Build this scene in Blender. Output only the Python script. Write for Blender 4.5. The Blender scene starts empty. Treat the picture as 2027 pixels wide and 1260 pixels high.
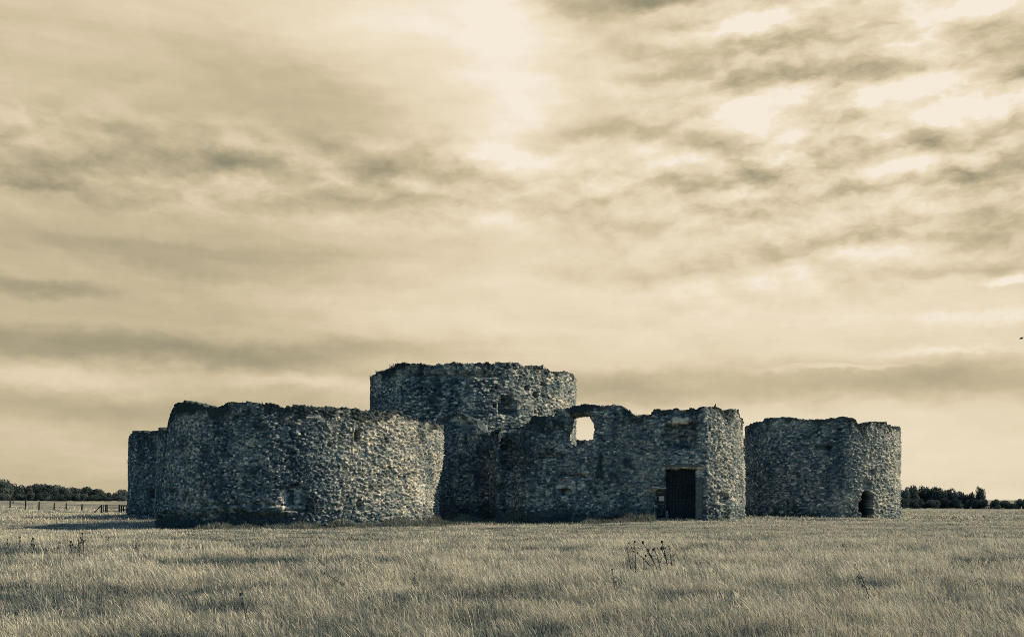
import bpy, math, random
import numpy as np
from mathutils import Vector, Matrix
random.seed(7)
rng = np.random.default_rng(11)
SC = bpy.context.scene
COL = SC.collection

# ------------------------------------------------------------------ camera
FPX, CX, HZ, CZ = 1971.0, 1013.5, 988.0, 1.6      # focal length, principal column, horizon row (pixels), eye height
cam_d = bpy.data.cameras.new('camera')
cam = bpy.data.objects.new('camera', cam_d); COL.objects.link(cam)
cam_d.sensor_width = 36; cam_d.lens = FPX / 2027 * 36
cam_d.shift_y = (HZ - 630) / 2027
cam_d.clip_start = 0.1; cam_d.clip_end = 12000
cam.location = (0, 0, CZ); cam.rotation_euler = (math.radians(90), 0, 0)
SC.camera = cam
SC.view_settings.view_transform = 'Standard'
SC.view_settings.look = 'None'
SC.view_settings.exposure = 0.35
SC.view_settings.gamma = 1.0

# ------------------------------------------------------------------ sun
SUN_EL, SUN_BACK = 36.0, 1.5
se, sb = math.radians(SUN_EL), math.radians(SUN_BACK)
sdir = Vector((math.cos(se) * math.cos(sb), math.cos(se) * math.sin(sb), math.sin(se)))
sl = bpy.data.lights.new('sun', 'SUN'); so = bpy.data.objects.new('sun', sl); COL.objects.link(so)
sl.energy = 5.0; sl.angle = math.radians(0.5); sl.color = (1.0, 0.82, 0.56)
so.rotation_euler = sdir.to_track_quat('Z', 'Y').to_euler()

# ------------------------------------------------------------------ sky
W = bpy.data.worlds.new('World'); SC.world = W; W.use_nodes = True
nt = W.node_tree; N = nt.nodes; L = nt.links
N.clear()

def nd(tree, typ, ins=None, **props):
    n = tree.nodes.new(typ)
    for k, v in props.items(): setattr(n, k, v)
    for k, v in (ins or {}).items():
        if hasattr(v, 'is_output'): tree.links.new(v, n.inputs[k])
        else: n.inputs[k].default_value = v
    return n
def mt(tree, op, a, b=0.0, c=None, clamp=False):
    d = {0: a, 1: b}
    if c is not None: d[2] = c
    return nd(tree, 'ShaderNodeMath', d, operation=op, use_clamp=clamp).outputs[0]
def vm(tree, op, a, b=None, out=0):
    d = {0: a}
    if b is not None: d[1] = b
    return nd(tree, 'ShaderNodeVectorMath', d, operation=op).outputs[out]
def ramp(tree, fac, stops, interp='LINEAR'):
    r = nd(tree, 'ShaderNodeValToRGB', {0: fac}); r.color_ramp.interpolation = interp
    e = r.color_ramp.elements
    while len(e) > 1: e.remove(e[0])
    e[0].position = stops[0][0]; e[0].color = (*stops[0][1], 1)
    for p, c in stops[1:]:
        q = e.new(p); q.color = (*c, 1)
    return r.outputs[0]
def s2l(*c):
    return tuple(((x/255)/12.92 if x/255 <= .04045 else ((x/255+.055)/1.055)**2.4) for x in c)

tc = nd(nt, 'ShaderNodeTexCoord')
dirv = tc.outputs['Generated']
sep = nd(nt, 'ShaderNodeSeparateXYZ', {0: dirv})
dx, dy, dz = sep.outputs
az = mt(nt, 'ARCTAN2', dx, dy)
hor = mt(nt, 'SQRT', mt(nt, 'ADD', mt(nt, 'MULTIPLY', dx, dx), mt(nt, 'MULTIPLY', dy, dy)))
tel = mt(nt, 'DIVIDE', dz, mt(nt, 'MAXIMUM', hor, 0.05))
sky2 = nd(nt, 'ShaderNodeCombineXYZ', {0: az, 1: tel, 2: 0.0}).outputs[0]
def nz(vec, scale, detail=5, rough=.55, sc=(1, 1, 1), loc=(0, 0, 0), dist=0.0, dims='3D', lac=2.0):
    m = nd(nt, 'ShaderNodeMapping', {'Vector': vec, 'Scale': sc, 'Location': loc})
    n = nd(nt, 'ShaderNodeTexNoise', {'Vector': m.outputs[0], 'Scale': scale, 'Detail': detail, 'Roughness': rough,
                                      'Distortion': dist, 'Lacunarity': lac}, noise_dimensions=dims)
    return n
# domain warp of the direction coordinates: horizontal streaks low down, billows higher up
wa = nz(sky2, 9, 6, .6, (1, 2.4, 1)).outputs['Color']
wv = vm(nt, 'MULTIPLY', vm(nt, 'SUBTRACT', wa, (.5, .5, .5)), (.10, .035, 0))
wb = nz(sky2, 34, 4, .6, (1, 1.7, 1), (3, 1, 0)).outputs['Color']
wv2 = vm(nt, 'MULTIPLY', vm(nt, 'SUBTRACT', wb, (.5, .5, .5)), (.026, .016, 0))
q = vm(nt, 'ADD', vm(nt, 'ADD', sky2, wv), wv2)
seq = nd(nt, 'ShaderNodeSeparateXYZ', {0: q})
# overall brightness of the cloud sheet: dimmer on the left
val = nd(nt, 'ShaderNodeMapRange', {'Value': seq.outputs[0], 1: -.42, 2: .06, 3: .40, 4: .66}, interpolation_type='SMOOTHSTEP').outputs[0]
def blob(px, py, rx, ry, rot, amp):
    global val
    a = math.atan((px - CX) / FPX); t = (HZ - py) / FPX * math.cos(a)
    c = math.cos(a)
    m = nd(nt, 'ShaderNodeMapping', {'Vector': q, 'Location': (a, t, 0), 'Rotation': (0, 0, math.radians(-rot)),
                                     'Scale': (rx / FPX * c * c * 1.7, ry / FPX * c * 1.7, 1)}, vector_type='TEXTURE')
    ln = vm(nt, 'LENGTH', m.outputs[0], None, 1)
    mr = nd(nt, 'ShaderNodeMapRange', {'Value': ln, 1: 0.0, 2: 1.0, 3: amp, 4: 0.0}, interpolation_type='SMOOTHSTEP')
    val = mt(nt, 'ADD', val, mr.outputs[0])
for b in [
    (900, 60, 300, 200, 20, .22), (1010, 220, 100, 280, 0, .20), (450, 20, 520, 90, -4, .22), (60, 150, 280, 120, 0, .12),
    (620, 205, 330, 60, 22, -.13), (830, 290, 160, 50, 30, -.08),
    (440, 338, 330, 28, -2, -.26), (720, 325, 150, 34, 22, -.22), (60, 368, 110, 14, 0, -.28), (230, 270, 130, 26, 0, -.12),
    (500, 380, 90, 22, -10, .12), (670, 360, 90, 18, 25, .14), (840, 385, 60, 22, 20, .16), (110, 310, 90, 30, 0, .10),
    (300, 500, 330, 24, 2, -.16), (60, 562, 150, 16, 0, -.24), (350, 535, 220, 16, 3, -.12), (640, 505, 260, 20, 0, -.10),
    (250, 690, 420, 34, 2, -.32), (680, 690, 260, 24, -2, -.25), (120, 748, 230, 30, 5, .26), (520, 745, 300, 16, 2, .18),
    (450, 815, 400, 32, 0, -.16), (100, 880, 400, 50, 0, .12), (900, 620, 260, 60, 0, .10),
    (1150, 18, 95, 34, 0, -.48), (1290, 4, 90, 20, 0, -.55), (1250, 85, 120, 34, 0, -.22), (1430, 108, 180, 22, 4, -.24),
    (1470, 160, 170, 22, 4, -.24), (1560, 70, 110, 26, -14, -.22), (1690, 138, 120, 32, 0, -.40), (1210, 256, 130, 20, 0, -.28),
    (1990, 115, 150, 52, 0, -.42), (1480, 352, 190, 28, 0, -.26), (1640, 300, 110, 34, 0, -.30), (1900, 275, 150, 26, 0, -.28),
    (1990, 320, 130, 36, 0, -.38), (1730, 374, 360, 11, 0, -.24), (1990, 445, 120, 50, 0, -.34), (1960, 525, 110, 14, 0, -.24),
    (1650, 482, 170, 14, -4, -.16), (1110, 450, 120, 24, 0, -.10), (1440, 520, 260, 36, -6, -.10),
    (1560, 198, 170, 26, 0, .26), (1850, 170, 120, 60, 10, .34), (1820, 34, 80, 34, 0, .40), (1940, 26, 70, 26, 0, .38),
    (1520, 265, 100, 42, 20, .28), (1960, 212, 110, 24, 0, .36), (1770, 335, 170, 14, 0, .30), (1590, 318, 70, 18, 0, .24),
    (1540, 40, 150, 30, -12, .20), (2010, 549, 55, 11, 0, .50), (1930, 630, 140, 18, 0, .20), (1450, 610, 520, 60, 0, .12),
    (1500, 762, 420, 42, 0, -.30), (1930, 745, 260, 46, 0, -.24), (1180, 765, 170, 32, 0, -.22), (1420, 900, 700, 50, 0, .08),
    (1650, 728, 140, 6, 0, .20), (1860, 690, 130, 7, 0, .20)]:
    blob(*b)
# texture of the clouds: fine billows upper right, faint streaks elsewhere
right = nd(nt, 'ShaderNodeMapRange', {'Value': az, 1: -.02, 2: .30, 3: 0.0, 4: 1.0}, interpolation_type='SMOOTHSTEP').outputs[0]
high = nd(nt, 'ShaderNodeMapRange', {'Value': tel, 1: .13, 2: .30, 3: 0.0, 4: 1.0}, interpolation_type='SMOOTHSTEP').outputs[0]
bill = mt(nt, 'MULTIPLY', right, high)
n1 = nz(q, 5.5, 8, .56, (1, 2.6, 1), (1.3, 4.2, 0), 0.0).outputs[0]
n2 = nz(sky2, 6, 7, .6, (1, 7, 1), (8, 2, 0), .3).outputs[0]
val = mt(nt, 'ADD', val, mt(nt, 'MULTIPLY', mt(nt, 'SUBTRACT', n1, .5), mt(nt, 'MULTIPLY_ADD', bill, .28, .12)))
val = mt(nt, 'ADD', val, mt(nt, 'MULTIPLY', mt(nt, 'SUBTRACT', n2, .5), .24))
# relief of the billows: brighter on their upper flanks
def dens(o):
    p_ = vm(nt, 'ADD', vm(nt, 'ADD', sky2, wv2), o)
    bl = mt(nt, 'ABSOLUTE', mt(nt, 'SUBTRACT', nz(p_, 8, 5, .5, (1, 1.9, 1), (2.2, 7.7, 0)).outputs[0], .5))
    return mt(nt, 'MULTIPLY_ADD', bl, 1.5, nz(vm(nt, 'ADD', vm(nt, 'ADD', sky2, wv2), o), 9, 9, .60, (1, 1.7, 1), (5.1, 2.7, 0), .0).outputs[0])
rel = mt(nt, 'SUBTRACT', dens((0, 0, 0)), dens((.005, .013, 0)))
lm = nd(nt, 'ShaderNodeMapRange', {'Value': mt(nt, 'ABSOLUTE', mt(nt, 'SUBTRACT', tel, .315)), 1: .015, 2: .07, 3: 1.0, 4: 0.0}, interpolation_type='SMOOTHSTEP').outputs[0]
lm = mt(nt, 'MULTIPLY', lm, mt(nt, 'SUBTRACT', 1.0, right))
rel_m = mt(nt, 'ADD', mt(nt, 'MULTIPLY', bill, 1.35), mt(nt, 'MULTIPLY_ADD', lm, .8, .22))
val = mt(nt, 'ADD', val, mt(nt, 'MULTIPLY', rel, rel_m))
val = mt(nt, 'ADD', val, mt(nt, 'MULTIPLY_ADD', right, .06, .02))
cloud = ramp(nt, val, [(0.0, s2l(140, 136, 113)), (.20, s2l(168, 157, 129)), (.45, s2l(197, 182, 150)), (.68, s2l(222, 206, 176)),
                       (.88, s2l(234, 220, 194)), (1.0, s2l(241, 230, 212))], 'LINEAR')
sky = nd(nt, 'ShaderNodeTexSky', sky_type='NISHITA', sun_disc=False, sun_elevation=se, sun_rotation=math.radians(90 - SUN_BACK),
         air_density=1.0, dust_density=0.3, ozone_density=4.0)
teal = nd(nt, 'ShaderNodeMixRGB', {0: 1.0, 1: sky.outputs[0], 2: (.70, .95, .92, 1)}, blend_type='MULTIPLY')
blue = nd(nt, 'ShaderNodeBackground', {0: teal.outputs[0], 1: .088})
cl = nd(nt, 'ShaderNodeBackground', {0: cloud, 1: .82})
# the cloud sheet covers the half of the sky the view looks into and gives way to unseen blue overhead and behind, added as cool fill for shade
edge = mt(nt, 'ADD', dy, mt(nt, 'MULTIPLY', mt(nt, 'SUBTRACT', nz(dirv, 2.6, 5, .6).outputs[0], .5), .30))
msk = nd(nt, 'ShaderNodeMapRange', {'Value': edge, 1: .50, 2: .72, 3: 0.0, 4: 1.0}, interpolation_type='SMOOTHSTEP').outputs[0]
mixw = nd(nt, 'ShaderNodeMixShader', {0: msk, 1: blue.outputs[0], 2: cl.outputs[0]})
wo = nd(nt, 'ShaderNodeOutputWorld', {0: mixw.outputs[0]})
W.cycles.sampling_method = 'MANUAL'; W.cycles.sample_map_resolution = 512
SC.cycles.use_denoising = False
SC.cycles.filter_width = 0.95
SC.cycles.max_bounces = 5; SC.cycles.diffuse_bounces = 2; SC.cycles.transparent_max_bounces = 8

# ------------------------------------------------------------------ numpy helpers
def sstep(a, b, x):
    t = np.clip((x - a) / (b - a), 0, 1); return t * t * (3 - 2 * t)
def h3(ix, iy, iz, seed=0):
    h = (ix.astype(np.int64) * 73856093) ^ (iy.astype(np.int64) * 19349663) ^ (iz.astype(np.int64) * 83492791) ^ (seed * 2654435761)
    h = (h & 0xffffffff).astype(np.uint64)
    h = (h ^ (h >> np.uint64(15))) * np.uint64(2246822519) & np.uint64(0xffffffff)
    h = (h ^ (h >> np.uint64(13))) * np.uint64(3266489917) & np.uint64(0xffffffff)
    h = h ^ (h >> np.uint64(16))
    return h.astype(np.float64) / 4294967295.0
def vnoise(P, s, seed=0):
    Q = P / s; I = np.floor(Q); F = Q - I; F = F * F * (3 - 2 * F)
    out = 0
    for a in (0, 1):
        for b in (0, 1):
            for c in (0, 1):
                w = (F[:, 0] if a else 1 - F[:, 0]) * (F[:, 1] if b else 1 - F[:, 1]) * (F[:, 2] if c else 1 - F[:, 2])
                out = out + w * h3(I[:, 0] + a, I[:, 1] + b, I[:, 2] + c, seed)
    return out * 2 - 1
def fbm(P, s, o=4, seed=0, g=.5):
    r = 0; a = 1; t = 0
    for k in range(o):
        r = r + a * vnoise(P, s, seed + k * 17); t += a; a *= g; s = s / 2.03
    return r / t
def worley(P, cell, jit=(1, 1, 1), seed=0):
    Q = P / np.array(cell); I = np.floor(Q)
    f1 = np.full(len(P), 9.0); f2 = f1.copy(); rid = np.zeros(len(P)); off = np.zeros((len(P), 3))
    for a in (-1, 0, 1):
        for b in (-1, 0, 1):
            for c in (-1, 0, 1):
                J = I + np.array([a, b, c])
                px = J[:, 0] + .5 + (h3(J[:, 0], J[:, 1], J[:, 2], seed + 1) - .5) * jit[0]
                py = J[:, 1] + .5 + (h3(J[:, 0], J[:, 1], J[:, 2], seed + 2) - .5) * jit[1]
                pz = J[:, 2] + .5 + (h3(J[:, 0], J[:, 1], J[:, 2], seed + 3) - .5) * jit[2]
                d = np.sqrt((Q[:, 0] - px) ** 2 + (Q[:, 1] - py) ** 2 + (Q[:, 2] - pz) ** 2)
                r = h3(J[:, 0], J[:, 1], J[:, 2], seed + 4)
                nearer = d < f1
                f2 = np.where(nearer, f1, np.minimum(f2, d))
                rid = np.where(nearer, r, rid); f1 = np.where(nearer, d, f1)
                off = np.where(nearer[:, None], np.stack([Q[:, 0] - px, Q[:, 1] - py, Q[:, 2] - pz], 1), off)
    # every stone face leans its own way
    k = rid * 9973.0
    tl = np.stack([np.modf(k)[0] - .5, np.modf(k * 1.7)[0] - .5, np.modf(k * 2.3)[0] - .5], 1) * 2
    worley.tilt = (off * tl).sum(1)
    return f1, f2, rid

def tag(o, label=None, cat=None, group=None, kind=None):
    if label: o['label'] = label
    if cat: o['category'] = cat
    if group: o['group'] = group
    if kind: o['kind'] = kind
    return o
def link(name, me, mat=None, parent=None):
    o = bpy.data.objects.new(name, me); COL.objects.link(o)
    if mat and not me.materials: me.materials.append(mat)
    if parent: o.parent = parent
    return o
def empty(name, loc=(0, 0, 0), rz=0):
    o = bpy.data.objects.new(name, None); COL.objects.link(o); o.location = loc; o.rotation_euler = (0, 0, rz)
    o.empty_display_size = .2
    return o
def npmesh(name, V, quads=None, tris=None, smooth=True, attrs=None):
    me = bpy.data.meshes.new(name)
    quads = np.zeros((0, 4), int) if quads is None else np.asarray(quads)
    tris = np.zeros((0, 3), int) if tris is None else np.asarray(tris)
    nl = quads.size + tris.size; nf = len(quads) + len(tris)
    me.vertices.add(len(V)); me.vertices.foreach_set('co', np.asarray(V, np.float32).ravel())
    me.loops.add(nl); me.loops.foreach_set('vertex_index', np.concatenate([quads.ravel(), tris.ravel()]).astype(np.int32))
    me.polygons.add(nf)
    st = np.concatenate([np.arange(len(quads)) * 4, quads.size + np.arange(len(tris)) * 3]).astype(np.int32)
    me.polygons.foreach_set('loop_start', st)
    me.polygons.foreach_set('use_smooth', np.full(nf, smooth))
    for k, v in (attrs or {}).items():
        a = me.attributes.new(k, 'FLOAT', 'POINT'); a.data.foreach_set('value', np.asarray(v, np.float32))
    me.update(calc_edges=True)
    return me
class MB:
    """collects boxes and tubes into one mesh"""
    def __init__(s): s.v = []; s.f = []
    def box(s, c, d, M=None, bev=0.0):
        b = len(s.v); x, y, z = (k / 2 for k in d)
        P = [Vector((i * x, j * y, k * z)) for k in (-1, 1) for j in (-1, 1) for i in (-1, 1)]
        for p in P: s.v.append((M @ p if M else p) + Vector(c))
        for f in ((0, 2, 3, 1), (4, 5, 7, 6), (0, 1, 5, 4), (2, 6, 7, 3), (0, 4, 6, 2), (1, 3, 7, 5)): s.f.append([b + i for i in f])
    def tube(s, pts, rad, n=6, cap=True):
        b = len(s.v); pts = [Vector(p) for p in pts]
        for i, p in enumerate(pts):
            t = (pts[min(i + 1, len(pts) - 1)] - pts[max(i - 1, 0)]).normalized()
            u = t.cross(Vector((.3, .9, .2))).normalized(); w = t.cross(u)
            for k in range(n):
                a = 2 * math.pi * k / n
                s.v.append(p + (u * math.cos(a) + w * math.sin(a)) * rad[i])
        for i in range(len(pts) - 1):
            for k in range(n):
                s.f.append([b + i * n + k, b + i * n + (k + 1) % n, b + (i + 1) * n + (k + 1) % n, b + (i + 1) * n + k])
        if cap:
            s.f.append([b + k for k in range(n)][::-1]); s.f.append([b + (len(pts) - 1) * n + k for k in range(n)])
    def build(s, name, mat=None, parent=None, smooth=False):
        me = bpy.data.meshes.new(name); me.from_pydata([tuple(v) for v in s.v], [], s.f)
        if smooth: me.polygons.foreach_set('use_smooth', [True] * len(me.polygons))
        me.update(); return link(name, me, mat, parent)

# ------------------------------------------------------------------ terrain heights
def pt(px, py, Y): return ((px - CX) * Y / FPX, Y, CZ + (HZ - py) * Y / FPX)
ctrl = [(-30, 0, 0), (30, 0, 0), (0, 12, 0), (0, 25, .02), (-14, 25, .03), (14, 25, 0), (-22, 40, .05), (22, 42, .05), (0, 42, 0), (-45, 45, 0.1), (45, 45, 0),
        pt(420, 1050, 57), pt(590, 1049, 55.5), pt(760, 1042, 57), pt(900, 1034, 60), pt(1100, 1036, 61.5), pt(1345, 1029, 60.5), pt(1460, 1025, 64),
        pt(1620, 1029, 87), pt(1780, 1027, 90), pt(1900, 1030, 85), pt(1950, 1022, 110), pt(2050, 1024, 120),
        pt(300, 1047, 63), pt(270, 1016, 78), pt(230, 1036, 74), pt(120, 1030, 80), pt(0, 1026, 85),
        pt(20, 1003, 154), pt(162, 1012, 145), pt(201, 1017, 130), pt(240, 1013, 128), pt(100, 1012, 150),
        pt(0, 991, 260), pt(130, 994, 240), pt(250, 994, 220), pt(0, 990, 380), pt(240, 990, 380),
        pt(1800, 1005, 250), pt(1900, 1007, 300), pt(2027, 1012, 280), pt(1800, 1004, 420),
        (0, 97, .3), (0, 200, 0), (0, 500, 0), (-400, 400, 1.0), (400, 400, -1), (-900, 1500, -2), (900, 1500, -2), (0, 3000, -2), (-300, 0, 0), (300, 0, 0), (0, -200, 0)]
CT = np.array(ctrl)
def ground(X, Y):
    X = np.atleast_1d(np.asarray(X, float)); Y = np.atleast_1d(np.asarray(Y, float))
    num = np.zeros_like(X); den = np.zeros_like(X)
    for x, y, z in CT:
        d2 = ((X - x) ** 2 + (Y - y) ** 2) / (1 + .0004 * (y * y)) ** .5
        w = 1 / (d2 + 6) ** 1.6
        num += w * z; den += w
    P = np.stack([X, Y, X * 0], 1)
    z = num / den + vnoise(P, 13.0, 5) * .14 + vnoise(P, 2.2, 6) * .05 + vnoise(P, .9, 8) * .025 * (np.abs(Y) < 120)
    return z
def gz(x, y): return float(ground([x], [y])[0])

# ------------------------------------------------------------------ materials
def mat(name):
    m = bpy.data.materials.new(name); m.use_nodes = True; t = m.node_tree; t.nodes.clear()
    return m, t
def finish(t, shader): nd(t, 'ShaderNodeOutputMaterial', {0: shader})

def stone_mat(name, seed, lo=1.0):
    m, t = mat(name)
    tone = nd(t, 'ShaderNodeAttribute', attribute_name='tone').outputs['Fac']
    mort = nd(t, 'ShaderNodeAttribute', attribute_name='mort').outputs['Fac']
    moss = nd(t, 'ShaderNodeAttribute', attribute_name='moss').outputs['Fac']
    co = nd(t, 'ShaderNodeNewGeometry').outputs['Position']
    n1 = nd(t, 'ShaderNodeTexNoise', {'Vector': co, 'Scale': 7.0, 'Detail': 6, 'Roughness': .7})
    n2 = nd(t, 'ShaderNodeTexNoise', {'Vector': co, 'Scale': .55, 'Detail': 4, 'Roughness': .6})
    f = mt(t, 'ADD', tone, mt(t, 'MULTIPLY', mt(t, 'SUBTRACT', n1.outputs[0], .5), .75))
    f = mt(t, 'ADD', f, mt(t, 'MULTIPLY', mt(t, 'SUBTRACT', n2.outputs[0], .5), .5))
    c = ramp(t, f, [(0.0, (.014, .030, .042)), (.28, (.050, .082, .102)), (.50, (.155, .190, .200)), (.72, (.36, .365, .33)), (1.0, (.72, .66, .53))])
    mc = ramp(t, n1.outputs[0], [(.3, (.015, .03, .04)), (.7, (.07, .09, .10))])
    c = nd(t, 'ShaderNodeMixRGB', {0: mort, 1: c, 2: mc}).outputs[0]
    mm = ramp(t, n1.outputs[0], [(.35, (.010, .024, .032)), (.65, (.055, .078, .080))])
    c = nd(t, 'ShaderNodeMixRGB', {0: moss, 1: c, 2: mm}).outputs[0]
    n3 = nd(t, 'ShaderNodeTexNoise', {'Vector': co, 'Scale': 16.0, 'Detail': 5, 'Roughness': .75})
    b = nd(t, 'ShaderNodeBump', {'Strength': .9, 'Distance': .05, 'Height': n3.outputs[0]})
    p = nd(t, 'ShaderNodeBsdfPrincipled', {'Base Color': c, 'Roughness': .95, 'Specular IOR Level': .1, 'Normal': b.outputs[0]})
    finish(t, p.outputs[0]); return m
M_STONE = stone_mat('rubble_stone', 0)

def simple(name, c1, c2, scale=8, rough=.8, stretch=(1, 1, 1), bump=.3):
    m, t = mat(name)
    co = nd(t, 'ShaderNodeTexCoord').outputs['Object']
    mp = nd(t, 'ShaderNodeMapping', {'Vector': co, 'Scale': stretch})
    n = nd(t, 'ShaderNodeTexNoise', {'Vector': mp.outputs[0], 'Scale': scale, 'Detail': 5, 'Roughness': .65})
    c = ramp(t, n.outputs[0], [(.3, c1), (.7, c2)])
    b = nd(t, 'ShaderNodeBump', {'Strength': bump, 'Distance': .02, 'Height': n.outputs[0]})
    p = nd(t, 'ShaderNodeBsdfPrincipled', {'Base Color': c, 'Roughness': rough, 'Specular IOR Level': .2, 'Normal': b.outputs[0]})
    finish(t, p.outputs[0]); return m
M_WOOD = simple('weathered_timber', (.006, .012, .017), (.035, .05, .058), 5, .85, (6, 6, .6))
M_POST = simple('fence_timber', (.008, .014, .02), (.025, .035, .04), 6, .85, (3, 3, .5))
M_METAL = simple('galvanised_metal', (.13, .16, .17), (.22, .24, .23), 20, .5)
M_ASHLAR = simple('dressed_stone', (.035, .055, .07), (.19, .20, .185), 7, .9, (1, 1, 2))
M_PALE = simple('pale_lit_stone', (.35, .33, .28), (.6, .55, .45), 5, .9)  # stone colour lightened so these blocks look sunlit
M_BIRD = simple('dark_feathers', (.012, .02, .028), (.03, .04, .05), 30, .7)
M_STEM = simple('dry_stem', (.03, .042, .05), (.08, .09, .085), 30, .85)
M_SEED = simple('thistle_head', (.015, .025, .032), (.05, .055, .05), 60, .9)
M_BARK = simple('bark', (.025, .035, .04), (.06, .065, .06), 10, .9)
M_NOTICE = simple('pale_notice', (.45, .42, .34), (.62, .57, .46), 3, .7)

def leaf_mat(name, c1, c2, tr=.25):
    m, t = mat(name)
    a = nd(t, 'ShaderNodeAttribute', attribute_name='tone').outputs['Fac']
    r = nd(t, 'ShaderNodeObjectInfo').outputs['Random']
    f = mt(t, 'ADD', a, mt(t, 'MULTIPLY', mt(t, 'SUBTRACT', r, .5), .3))
    c = ramp(t, f, [(0, c1), (1, c2)])
    d = nd(t, 'ShaderNodeBsdfDiffuse', {0: c}); tl = nd(t, 'ShaderNodeBsdfTranslucent', {0: c})
    finish(t, nd(t, 'ShaderNodeMixShader', {0: tr, 1: d.outputs[0], 2: tl.outputs[0]}).outputs[0]); return m
M_LEAF = leaf_mat('tree_leaves', (.010, .024, .034), (.15, .18, .165))
M_WEED = leaf_mat('weed_leaves', (.020, .042, .050), (.22, .235, .20), .3)

def grass_mat():
    m, t = mat('meadow_grass')
    a = nd(t, 'ShaderNodeAttribute', attribute_name='tone').outputs['Fac']
    c = ramp(t, a, [(0.0, (.020, .046, .060)), (.28, (.080, .118, .125)), (.5, (.27, .285, .255)), (.75, (.53, .495, .39)), (1.0, (.78, .71, .55))])
    d = nd(t, 'ShaderNodeBsdfDiffuse', {0: c}); tl = nd(t, 'ShaderNodeBsdfTranslucent', {0: c})
    finish(t, nd(t, 'ShaderNodeMixShader', {0: .3, 1: d.outputs[0], 2: tl.outputs[0]}).outputs[0]); return m
M_GRASS = grass_mat()
def ground_mat():
    m, t = mat('field_soil_and_turf')
    co = nd(t, 'ShaderNodeNewGeometry').outputs['Position']
    mp = nd(t, 'ShaderNodeMapping', {'Vector': co, 'Scale': (.35, 1, 1)})
    n1 = nd(t, 'ShaderNodeTexNoise', {'Vector': mp.outputs[0], 'Scale': .22, 'Detail': 8, 'Roughness': .7})
    n2 = nd(t, 'ShaderNodeTexNoise', {'Vector': co, 'Scale': 5, 'Detail': 5, 'Roughness': .8})
    f = mt(t, 'ADD', mt(t, 'MULTIPLY', n1.outputs[0], .6), mt(t, 'MULTIPLY', n2.outputs[0], .4))
    c = ramp(t, f, [(.38, (.04, .065, .075)), (.5, (.20, .21, .18)), (.62, (.46, .41, .30))])
    b = nd(t, 'ShaderNodeBump', {'Strength': 1.0, 'Distance': .12, 'Height': n2.outputs[0]})
    p = nd(t, 'ShaderNodeBsdfDiffuse', {'Color': c, 'Normal': b.outputs[0]})
    finish(t, p.outputs[0]); return m
M_GROUND = ground_mat()

# ------------------------------------------------------------------ terrain
def spaced(lo, hi, n, c, p=2.6):
    u = np.linspace(-1, 1, n); s = np.sign(u) * np.abs(u) ** p
    return np.where(s < 0, c + s * (c - lo), c + s * (hi - c))
gx = spaced(-4000, 4000, 420, 0.0, 3.2); gy = spaced(-300, 6000, 420, 60.0, 3.0)
GX, GY = np.meshgrid(gx, gy, indexing='ij')
GZ = ground(GX.ravel(), GY.ravel())
V = np.stack([GX.ravel(), GY.ravel(), GZ], 1)
I = np.arange(420 * 420).reshape(420, 420)
Q = np.stack([I[:-1, :-1], I[1:, :-1], I[1:, 1:], I[:-1, 1:]], -1).reshape(-1, 4)
tag(link('ground', npmesh('ground', V, Q), M_GROUND), 'open meadow ground running back to the tree lines', 'ground', kind='structure')

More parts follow.
